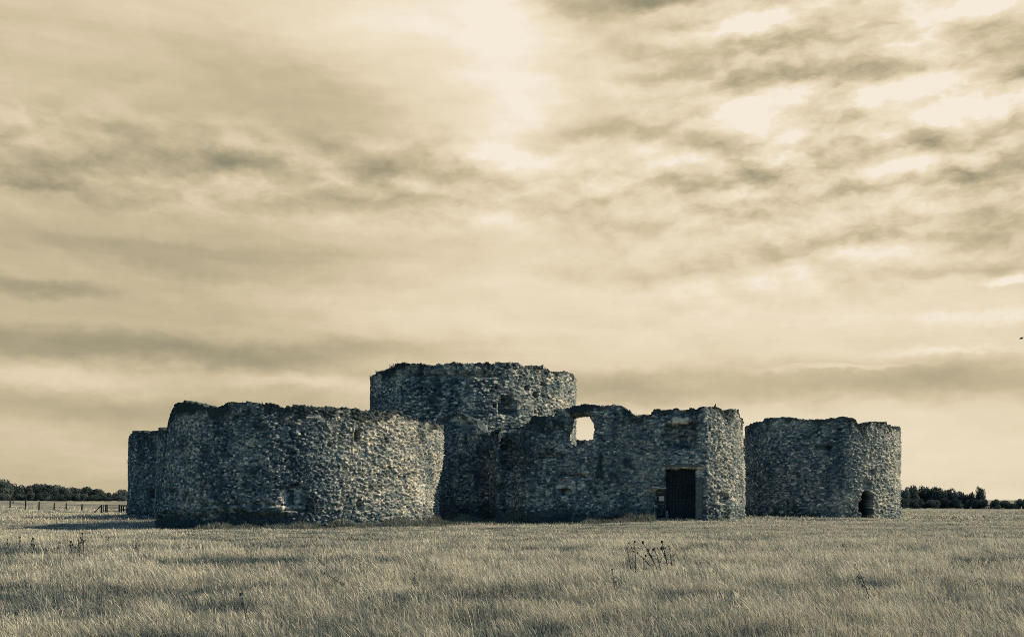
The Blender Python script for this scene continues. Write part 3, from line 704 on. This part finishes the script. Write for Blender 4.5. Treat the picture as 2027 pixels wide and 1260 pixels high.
for (y0, y1, dens, wid, s3) in bands:
    X, Y = sample_field(y0, y1, dens, .80 if y1 < 60 else .70)
    k = ~blocked(X, Y); X = X[k]; Y = Y[k]
    p1, p2 = patch(X, Y)
    dark = sstep(.02, .34, p1 * .75 + p2 * .55)               # greener, shorter, denser hollows
    r = rng.random(len(X))
    cl = fbm(np.stack([X, Y, X * 0], 1), .55, 2, 333, .6)
    h = (.19 + .055 * rng.standard_normal(len(X)) + .15 * cl) * (1 - .45 * dark) * np.where(r > .95, 1.5, 1)
    h = np.clip(h, .06, .6) * (1 - .5 * sstep(30, 50, Y) * sstep(75, 60, Y))
    nearwall = np.exp(-np.maximum(0, 58 - Y) / 4) * (Y < 66)
    tone = .77 - .42 * dark + .19 * rng.standard_normal(len(X)) - .14 * p1 + .22 * cl + .06 * sstep(-12, -25, X) * sstep(20, 40, Y)
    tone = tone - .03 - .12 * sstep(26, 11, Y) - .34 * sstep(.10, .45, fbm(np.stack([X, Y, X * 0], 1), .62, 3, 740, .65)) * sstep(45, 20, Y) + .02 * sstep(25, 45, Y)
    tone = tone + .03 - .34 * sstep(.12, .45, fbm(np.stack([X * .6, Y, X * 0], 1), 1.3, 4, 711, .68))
    lean = np.clip(.48 + .24 * rng.standard_normal(len(X)), 0, .85)
    wind = np.pi + 1.5 * fbm(np.stack([X, Y, X * 0], 1), 1.4, 3, 820) + rng.normal(0, .8, len(X))
    v, q_, t_, a_ = blades(X, Y, h, wid * rng.uniform(.6, 1.5, len(X)), lean, tone, s3, dirr=wind)
    VB.append(v); QB.append(q_ + off); TB.append(t_ + off); AB.append(a_); off += len(v)
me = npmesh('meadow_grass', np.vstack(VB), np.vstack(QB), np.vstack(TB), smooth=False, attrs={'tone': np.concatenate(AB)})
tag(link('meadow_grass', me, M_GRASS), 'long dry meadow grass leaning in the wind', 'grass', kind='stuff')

# rank weeds along the foot of the walls
VB = []; QB = []; TB = []; AB = []; off = 0
def foot_band(path, px0, px1, n, width, hh, t0):
    global off
    P, nr = path; q = CX + FPX * P[:, 0] / P[:, 1]; f = -(nr * P).sum(1)
    ii = np.nonzero((q > px0) & (q < px1) & (f > 0))[0]
    if not len(ii): return
    i = rng.choice(ii, n); d = .3 + np.abs(rng.normal(0, width, n))
    X = P[i, 0] + nr[i, 0] * d; Y = P[i, 1] + nr[i, 1] * d
    cl = fbm(np.stack([X, Y * 1.0, X * 0], 1), 1.6, 3, 410, .6)
    k = cl > -.25 + rng.random(n) * .3; X = X[k]; Y = Y[k]; cl = cl[k]
    h = hh * (.25 + 1.3 * np.clip(cl + .25, 0, 1)) * rng.uniform(.3, 1.2, len(X)) ** 1.3 * np.exp(-np.maximum(d[k] - .5, 0) / (1.2 * width + .8))
    v, q_, t_, a_ = blades(X, Y, h, rng.uniform(.015, .04, len(X)), np.clip(rng.normal(.3, .2, len(X)), 0, .8), t0 + .3 * cl + .2 * rng.standard_normal(len(X)), False)
    VB.append(v); QB.append(q_ + off); TB.append(t_ + off); AB.append(a_); off += len(v)
Pf = {}
WP = WALLPATHS
foot_band((arc(604, 65, 9.2, -60, 70), np.stack([np.sin(np.radians(np.linspace(-60, 70, 400))), -np.cos(np.radians(np.linspace(-60, 70, 400)))], 1)), 430, 880, 20000, 1.3, .55, .52)
foot_band(WP['gatehouse'], 985, 1290, 16000, .9, .85, .34); foot_band(WP['gatehouse'], 985, 1300, 12000, 1.9, .62, .55)
foot_band(WP['gatehouse'], 1290, 1470, 1500, .3, .2, .5)
cp = np.array([ppt(880, 67.6), ppt(940, 66.9), ppt(985, 66.2)]); cps = np.stack([np.interp(np.linspace(0, 2, 60), [0, 1, 2], cp[:, k]) for k in (0, 1)], 1)
foot_band((cps, np.tile([[0., -1.]], (60, 1))), 860, 1000, 12000, 3.0, .7, .45)
aR = np.radians(np.linspace(-70, 80, 300)); foot_band((arc(1624, 95, 7.5, -70, 80)[:300], np.stack([np.sin(aR), -np.cos(aR)], 1)), 1480, 1775, 2500, .35, .25, .4)
me = npmesh('wall_foot_weeds', np.vstack(VB), np.vstack(QB), np.vstack(TB), smooth=False, attrs={'tone': np.concatenate(AB)})
tag(link('wall_foot_weeds', me, M_WEED), 'rank dark weeds growing along the foot of the castle walls', 'weeds', kind='stuff')

# ------------------------------------------------------------------ thistles and dock stalks
def stalk(px, py_top, py_base, lean, heads, label, group, name='thistle', cat='thistle', branchy=3, thick=1.0):
    Y = CZ * FPX / (py_base - HZ); x, y, _ = pt(px, py_base, Y); z = gz(x, y)
    Y = (CZ - z - .22) * FPX / (py_base - HZ); x = (px - CX) * Y / FPX; y = Y; z = gz(x, y)
    H = (py_base - py_top) * Y / FPX + .22
    root = tag(empty(name, (x, y, z)), label, cat, group)
    rr = random.Random(int(px * 7 + py_top)); m = MB(); hd = MB()
    top = Vector((lean * H, rr.uniform(-.05, .05), H))
    def P(t): return Vector((top.x * t ** 1.6, top.y * t, H * t))
    m.tube([P(t) for t in (0, .25, .5, .75, 1)], [.012 * thick, .011 * thick, .010 * thick, .008 * thick, .005 * thick], 5)
    tips = [P(1)]
    for i in range(branchy):
        t = rr.uniform(.45, .88); s = P(t); L_ = H * rr.uniform(.13, .26); sg = rr.choice((-1, 1))
        e = s + Vector((sg * L_ * rr.uniform(.3, .7), rr.uniform(-.4, .4) * L_, L_ * rr.uniform(.6, 1)))
        m.tube([s, (s + e) / 2 + Vector((sg * .015, 0, -.01)), e], [.005 * thick, .0045 * thick, .003 * thick], 4); tips.append(e)
    for k in range(7):       # withered leaves up the stem
        t = rr.uniform(.15, .75); s = P(t); sg = rr.choice((-1, 1)); L_ = rr.uniform(.05, .11)
        m.tube([s, s + Vector((sg * L_ * .6, rr.uniform(-.04, .04), L_ * .35)), s + Vector((sg * L_, rr.uniform(-.05, .05), -L_ * .1))], [.003, .006, .002], 4)
    m.build('stem', M_STEM, root)
    for tp in tips[:max(1, heads)]:
        hd = MB()
        r_ = .0155 * thick * rr.uniform(.8, 1.3)
        hd.tube([tp + Vector((0, 0, -r_ * .8)), tp + Vector((0, 0, -.2 * r_)), tp + Vector((0, 0, r_ * .7)), tp + Vector((.003, 0, r_ * 1.6))], [r_ * .5, r_, r_ * .85, r_ * 1.15], 7)
        hd.build('flower_head', M_SEED, root)
G = 'dry thistles standing in the meadow in front of the gatehouse'
stalk(1250, 1090, 1126, -.15, 3, 'branching dry thistle, leftmost of the clump before the gatehouse', G)
stalk(1258, 1076, 1128, -.02, 2, 'straight tall thistle with one dark head at the left of the clump', G, branchy=2)
stalk(1275, 1110, 1130, 0, 1, 'shortest thistle of the clump, a single low stem', G, branchy=0)
stalk(1302, 1073, 1117, -.45, 4, 'thick leaning thistle with several heads in the middle of the clump', G, branchy=5, thick=1.35)
stalk(1296, 1092, 1115, -.8, 2, 'thistle bent low to the left in the middle of the clump', G, branchy=3)
stalk(1309, 1084, 1117, -.25, 1, 'slim bare thistle just right of the thick leaning one', G, branchy=1)
stalk(1323, 1071, 1117, -.2, 4, 'bushy-topped thistle with many heads toward the right of the clump', G, branchy=5, thick=1.3)
stalk(1331, 1077, 1115, -.12, 1, 'slim thistle, rightmost of the clump before the gatehouse', G, branchy=2)
stalk(1217, 1122, 1150, -.1, 1, 'faint slender dry stem left of and nearer than the thistle clump', G, branchy=1, thick=.8)
G2 = 'dry dock stalks scattered in the grass'
stalk(487, 1174, 1205, -.15, 3, 'dark forked dry stalk alone in the grass at lower left', G2, 'dock_stalk', 'dead stalk', 3, .9)
stalk(1722, 1122, 1172, -.35, 1, 'long thin dry stalk leaning left in the grass at lower right', G2, 'dock_stalk', 'dead stalk', 1, .6)
stalk(1941, 1130, 1152, -.4, 0, 'short thin leaning stalk in the grass near the right edge', G2, 'dock_stalk', 'dead stalk', 0, .5)
stalk(690, 1131, 1145, -1.2, 2, 'low flattened dry stalk in the grass left of centre', G2, 'dock_stalk', 'dead stalk', 4, .8)
stalk(780, 1126, 1150, 0, 0, 'thin upright stalk in the grass near the centre, left of another like it', G2, 'dock_stalk', 'dead stalk', 0, .6)
stalk(820, 1130, 1147, 0, 0, 'thin upright stalk in the grass near the centre, right of another like it', G2, 'dock_stalk', 'dead stalk', 0, .6)
G3 = 'dark seeding docks in the pale grass at the left'
for i, (px, a, b_, lab) in enumerate([(17, 1066, 1078, 'small dark dock plant nearest the left edge of the pale grass'), (39, 1062, 1074, 'faint small dock plant second from the left edge'),
        (66, 1070, 1090, 'tall narrow dark dock plant third from the left edge'), (118, 1078, 1090, 'squat dark dock plant in the middle of the row at the left'),
        (141, 1077, 1090, 'stout dark dock plant just right of the squat one'), (158, 1070, 1094, 'bushy dark dock plant, biggest of the row at the left'),
        (166, 1060, 1090, 'tall dark dock plant at the right end of the row'), (213, 1064, 1080, 'slender dock plant standing apart right of the row'),
        (272, 1076, 1090, 'thin pale-brown dock plant in the grass before the front bastion')]):
    stalk(px, a, b_, -.05, 4, lab, G3, 'dock_plant', 'dock plant', 5, 1.35 if i in (2, 4, 5, 6) else .9)

# ------------------------------------------------------------------ fence and gates at the left
def grounded(px, py_base, Y):
    x = (px - CX) * Y / FPX; return x, Y, gz(x, Y)
G = 'timber fence posts receding across the left field'
post_lab = ['leftmost tall fence post near the left edge', 'small farther fence post right of the leftmost', 'third fence post from the left edge', 'fourth fence post from the left edge',
            'fifth fence post, left of the nearer pair before the strainer', 'sixth fence post, in the middle of the line', 'lone fence post next before the braced strainer']
for (px, a, b_, Y, tl), lab in zip([(20, 987, 1003, 154, .02), (26, 991, 1000, 200, 0), (50, 990, 1006, 152, .06), (77, 992, 1007, 150, .04), (107, 994, 1011, 147, .05), (131, 995, 1012, 145, .03), (162, 997, 1012, 143, .05)], post_lab):
    x, y, z = grounded(px, b_, Y); H = CZ + (HZ - a) * Y / FPX - z
    m = MB(); m.tube([(0, 0, -.3), (0, 0, H * .5), (0, 0, H - .03), (0, 0, H)], [.11, .105, .10, .07], 8)
    o = m.build('fence_post', M_POST, None, False); o.location = (x, y, z); o.rotation_euler = (0, tl, 0); tag(o, lab, 'fence post', G)
# braced strainer with close uprights
Y = 131; x, y, z = grounded(201, 1017, Y); u = Y / FPX
Hs = CZ + (HZ - 998) * u - z
st = tag(empty('braced_fence_end', (x, y, z)), 'braced strainer post with close-set uprights beside the field gate', 'fence')
m = MB(); m.tube([(0, 0, -.3), (0, 0, Hs)], [.12, .11], 8); m.build('post', M_POST, st)
m = MB(); m.tube([(-18 * u, 0, -.05), (-.05, 0, Hs * .9)], [.07, .07], 7); m.build('brace', M_POST, st)
for k in (4.2, 7.6): m = MB(); m.tube([(k * u, 0, -.3), (k * u + .03, 0, Hs - .02)], [.07, .065], 7); m.build('post', M_POST, st)
x, y, z = grounded(213, 1017, Y); gt = tag(empty('field_gate', (x, y, z)), 'grey metal field gate with horizontal bars left of the far bastion', 'gate')
m = MB(); wg = 22 * u; hg = Hs * .92
for xx in (0, wg): m.tube([(xx, 0, .05), (xx, 0, hg)], [.035, .035], 6)
m.tube([(.0, 0, hg), (wg, 0, hg)], [.035, .035], 6); m.build('gate_frame', M_METAL, gt)
m = MB()
for k in range(5): m.tube([(0, 0, .18 + k * hg * .17), (wg, 0, .18 + k * hg * .17)], [.022, .022], 6)
m.tube([(wg * .5, 0, .1), (wg * .5, 0, hg)], [.02, .02], 6)
m.build('gate_bars', M_METAL, gt)
for xx, lab in ((-.02 - 1 * u, None), (wg + 1.2 * u, None)): m = MB(); m.tube([(xx, 0, -.3), (xx, 0, hg + .12)], [.09, .085], 8); m.build('gate_post', M_POST, gt)
x, y, z = grounded(238, 1014, Y); rf = tag(empty('rail_fence', (x, y, z)), 'short two-rail timber fence between the field gate and the far bastion', 'fence')
for k in (2.5, 6.5, 12): m = MB(); m.tube([(k * u, 0, -.3), (k * u, 0, Hs * .95)], [.09, .085], 7); m.build('post', M_POST, rf)
for hh in (.45, .88): m = MB(); m.box((7.5 * u, -.1, Hs * hh), (16 * u, .05, .16)); m.build('rail', M_POST, rf)

# ------------------------------------------------------------------ trees
def crown_mesh(seed, lobes, nleaf, leaf, flat=1.0):
    r = np.random.default_rng(seed)
    C = []; 
    for k in range(lobes):
        a = r.uniform(0, 2 * np.pi); d = r.uniform(0, .62) ** .8
        C.append((d * np.cos(a), d * np.sin(a), r.uniform(.18, .80) - .25 * d, r.uniform(.24, .42)))
    C = np.array(C)
    k = r.integers(0, lobes, nleaf)
    u = r.normal(size=(nleaf, 3)); u /= np.linalg.norm(u, axis=1)[:, None]
    rad = C[k, 3] * np.clip(r.normal(.9, .09, nleaf), .3, 1.1)
    P = C[k, :3] + u * rad[:, None] * np.array([1, 1, .8]); P[:, 2] = np.maximum(P[:, 2], .01)
    nrm = u + r.normal(0, .5, (nleaf, 3)); nrm /= np.linalg.norm(nrm, axis=1)[:, None]
    t1 = np.cross(nrm, r.normal(size=(nleaf, 3))); t1 /= np.linalg.norm(t1, axis=1)[:, None]; t2 = np.cross(nrm, t1)
    s = (leaf * r.uniform(.6, 1.4, nleaf))[:, None]
    V = np.stack([P - t1 * s - t2 * s * .5, P + t1 * s - t2 * s * .6, P + t1 * s * .7 + t2 * s * .7, P - t1 * s * .6 + t2 * s * .6], 1).reshape(-1, 3)
    lobe_t = r.uniform(-.3, .3, lobes)[k]
    tone = np.repeat(np.clip(.42 + lobe_t + r.normal(0, .16, nleaf), 0, 1), 4)
    return npmesh('crown', V, np.arange(nleaf * 4).reshape(-1, 4), smooth=False, attrs={'tone': tone}), C
def trunk_mesh(C, seed):
    r = random.Random(seed); m = MB()
    m.tube([(0, 0, -.05), (.01, .01, .15), (0, 0, .35), (.02, 0, .55)], [.05, .035, .028, .018], 7)
    for c in C[:6]: m.tube([(0, 0, .2 + r.random() * .15), (c[0] * .5, c[1] * .5, (c[2] + .3) / 2), tuple(c[:3])], [.02, .014, .006], 5)
    me = bpy.data.meshes.new('trunk'); me.from_pydata([tuple(v) for v in m.v], [], m.f); me.materials.append(M_BARK); me.update(); return me
VAR = []
for sd, lb in ((1, 16), (2, 20), (3, 14), (4, 18)):
    c, Cc = crown_mesh(sd, lb, 5500, .034); c.materials.append(M_LEAF); VAR.append((c, trunk_mesh(Cc, sd)))
def tree(px, py_top, width_px, Y, base_py, var, label, group, name='tree', cat='tree'):
    x = (px - CX) * Y / FPX; z = gz(x, Y); H = (CZ + (HZ - py_top) * Y / FPX - z) * (1.13 if name == 'tree' else 1.0); wx = width_px * Y / FPX / 2
    o = tag(empty(name, (x, Y, z), random.uniform(0, 6.28)), label, cat, group)
    wx *= 1.45 if name == 'tree' and width_px > 23 else 1.1
    o.scale = (wx * 1.02, wx * 1.02, H)
    c, t = VAR[var]
    link('crown', c, None, o); link('trunk', t, None, o)
GL = 'trees of the dark wood beyond the left field'
left = [(-8, 944, 44, 330, 0, 'tall dark tree cut by the left edge of the view'), (14, 953, 34, 350, 1, 'dark tree sloping down just right of the tall edge tree'), (32, 963, 26, 370, 2, 'small dark tree in the dip near the left end of the wood'),
        (48, 961, 30, 360, 3, 'round tree left of the wood\'s broad middle crest'), (71, 957, 36, 365, 0, 'tree at the left of the broad middle crest of the left wood'), (95, 958, 40, 360, 1, 'broadest tree on the middle crest of the left wood'),
        (112, 959, 30, 370, 2, 'tree at the right shoulder of the middle crest'), (124, 964, 22, 350, 3, 'small pointed tree after the middle crest'), (146, 964, 32, 365, 1, 'tree left on the second crest of the left wood'),
        (172, 963, 36, 360, 0, 'broad tree topping the second crest of the left wood'), (193, 967, 30, 362, 2, 'tree on the right slope of the second crest'), (208, 974, 24, 350, 3, 'low tree at the right end of the second crest'),
        (228, 975, 22, 350, 1, 'small tree just right of the gap in the left wood'), (243, 968, 24, 340, 2, 'taller thin-topped tree beside the far left bastion'), (262, 972, 24, 345, 0, 'tree mostly hidden behind the far left bastion')]
for i, (px, pt_, w_, Y, v_, lab) in enumerate(left): tree(px, pt_, w_, Y, 990, v_, lab, GL)
GB = 'low bushes along the foot of the left wood'
for i, (px, pt_, w_) in enumerate([(8, 973, 34), (40, 975, 30), (62, 972, 28), (88, 970, 36), (118, 975, 30), (138, 976, 26), (160, 974, 34), (186, 977, 30), (212, 981, 26), (236, 980, 24)]):
    tree(px, pt_, w_, 300, 990, (i + 1) % 4, ['grey-green bush, leftmost at the foot of the left wood', 'second bush from the left edge under the wood', 'third bush from the left edge under the wood', 'wide bush under the broad middle crest', 'bush under the right shoulder of the middle crest',
        'small bush below the dip between the two crests', 'wide bush under the second crest', 'bush under the right slope of the second crest', 'low bush beyond the braced fence post', 'rightmost low bush, beyond the field gate'][i], GB, 'bush', 'bush')
GR = 'trees of the dark wood beyond the right field'
right_ = [(1772, 968, 30, 270, 0, 'tree half hidden behind the right bastion'), (1790, 968, 26, 262, 2, 'low tree beside the right bastion'), (1806, 961, 34, 270, 1, 'tall rounded tree at the left crest of the right wood'), (1830, 964, 30, 272, 3, 'tree just right of the left crest of the right wood'),
          (1850, 963, 36, 270, 0, 'broad tree in the middle crest of the right wood'), (1874, 967, 32, 268, 1, 'tree on the slope right of the middle crest'), (1896, 972, 30, 266, 2, 'tree low on the slope of the right wood'), (1910, 979, 22, 262, 3, 'last low tree before the dark thicket'),
          (1924, 973, 14, 262, 2, 'small narrow tree left of the lone round tree'), (1941, 963, 21, 262, 1, 'lone pale round tree standing above the dark thicket')]
for px, pt_, w_, Y, v_, lab in right_: tree(px, pt_, w_, Y, 1006, v_, lab, GR)
GC = 'dark bushes along the right field edge'
for i, (px, pt_, w_, Y) in enumerate([(1784, 982, 30, 250), (1815, 984, 34, 250), (1845, 986, 34, 250), (1868, 983, 26, 252), (1892, 985, 28, 252), (1924, 984, 30, 240), (1946, 985, 30, 240), (1972, 986, 24, 238), (1988, 987, 24, 238), (2004, 994, 22, 236), (2020, 984, 24, 236), (2040, 980, 30, 236)]):
    tree(px, pt_, w_, Y, 1006, i % 4, ['bush at the foot of the right bastion\'s skyline edge', 'second bush from the right bastion', 'dark low bush under the middle crest of the right wood', 'round bush under the slope of the right wood', 'bush below the last trees of the slope',
         'left half of the dark thicket under the lone tree', 'right half of the dark thicket under the lone tree', 'knobbly bush just right of the thicket', 'second knobbly bush right of the thicket', 'lowest bush in the dip near the right edge', 'tall bush close to the right edge', 'bush cut by the right edge of the view'][i], GC, 'bush', 'bush')

# ------------------------------------------------------------------ plants on the wall tops
def tuft(px, py_top, wpx, hpx, wallname_Y, n, label, name='wall_plant', twigs=0, tone=.3):
    Y = wallname_Y; u = Y / FPX; x, y, zt = pt(px, py_top, Y); h = hpx * u
    r = np.random.default_rng(int(px)); root = tag(empty(name, (x, y, zt - h)), label, 'plant', 'plants rooted on the tops of the walls')
    X = r.normal(0, wpx * u * .28, n); Yy = r.normal(0, .25, n); hh = h * r.uniform(.45, 1.15, n) + .12
    v, q_, t_, a_ = blades(X, Yy, hh, r.uniform(.02, .07, n), np.clip(r.normal(.5, .25, n), 0, .95), tone + .2 * r.standard_normal(n), False, zoff=np.full(n, -.15), dirr=r.uniform(0, 6.28, n))
    link('foliage', npmesh('foliage', v, q_, t_, smooth=False, attrs={'tone': a_}), M_WEED, root)
    if twigs:
        m = MB()
        for k in range(twigs):
            sx = r.uniform(-.5, .5) * wpx * u; L_ = h * r.uniform(.8, 1.6)
            m.tube([(0, 0, 0), (sx * .5, 0, L_ * .6), (sx * 1.1, 0, L_)], [.02, .014, .006], 4)
        m.build('twigs', M_STEM, root)
tuft(795, 719, 34, 14, 90.5, 700, 'bushy dark plant on the left of the keep top', twigs=4, tone=.15)
tuft(762, 731, 22, 7, 92, 300, 'low growth on the sloping left shoulder of the keep top')
tuft(737, 741, 8, 8, 96, 60, 'two thin twigs at the left rim of the keep', twigs=3)
tuft(1014, 716, 18, 7, 88.5, 300, 'tufted plant at the highest point of the keep top, right of centre', twigs=2)
tuft(846, 720, 26, 5, 89, 220, 'low tuft on the keep top right of the bushy plant')
tuft(905, 716, 30, 4, 88, 220, 'thin grass on the middle of the keep top')
tuft(1060, 723, 30, 4, 89, 200, 'thin grass on the right of the keep top')
tuft(380, 796, 34, 5, 59, 300, 'grass on the highest hump of the front bastion', tone=.5)
tuft(468, 796, 14, 5, 57, 150, 'small tuft where the front bastion top steps up', tone=.5)
tuft(520, 796, 5, 5, 56.3, 30, 'few upright stems on the front bastion top', twigs=2)
tuft(616, 800, 4, 5, 56, 20, 'single sprig on the middle of the front bastion top', twigs=1)
tuft(1270, 818, 26, 9, 63.5, 260, 'dark plant in the dip of the gatehouse top', tone=.12)
tuft(1180, 800, 40, 4, 63.5, 220, 'thin grass on the gatehouse top right of the sky hole')
tuft(915, 822, 30, 3, 67.8, 200, 'pale grass on the curtain wall top', tone=.7)
tuft(1105, 806, 14, 4, 64, 120, 'small tuft above the left of the sky hole')

# ------------------------------------------------------------------ birds
def bird(px, py, Y, span, label, perched):
    x, y, z = pt(px, py, Y)
    root = tag(empty('bird', (x, y, z)), label, 'bird')
    m = MB()
    if perched:
        root.scale = (.75,) * 3; root.location.z -= .26
        m.tube([(-.17, 0, -.10), (-.10, 0, -.02), (0, 0, .05), (.04, 0, .14), (.05, 0, .20), (.06, 0, .25), (.075, 0, .26)], [.012, .035, .075, .07, .04, .042, .02], 8)
        m.tube([(.09, 0, .245), (.13, 0, .235)], [.012, .003], 5)
        m.tube([(0, .02, 0), (.01, .02, -.09)], [.008, .008], 4); m.tube([(0, -.02, 0), (.01, -.02, -.09)], [.008, .008], 4)
        m.build('body', M_BIRD, root, True)
    else:
        m.tube([(-.25, 0, 0), (-.12, 0, .01), (0, 0, .02), (.12, 0, .03), (.19, 0, .04), (.24, 0, .035)], [.02, .05, .07, .05, .035, .006], 8)
        m.build('body', M_BIRD, root, True)
        for s in (-1, 1):
            w = bpy.data.meshes.new('wing')
            vs = [(.08, 0, .03), (-.08, 0, .03), (.10, s * span * .45, .16), (-.06, s * span * .45, .15), (-.02, s * span, .04), (-.09, s * span * .93, .03)]
            vs += [(a, b2, c - .015) for a, b2, c in vs]
            w.from_pydata(vs, [], [(0, 2, 3, 1), (2, 4, 5, 3), (6, 7, 9, 8), (8, 9, 11, 10), (0, 6, 8, 2), (2, 8, 10, 4), (1, 3, 9, 7), (3, 5, 11, 9), (4, 10, 11, 5), (0, 1, 7, 6)]); w.update()
            link('wing', w, M_BIRD, root)
bird(1415, 797, 62.6, 0, 'small dark bird perched on the gatehouse top near its right end', True)
bird(2022, 670, 110, .38, 'tiny dark bird flying in the sky at the right edge', False)
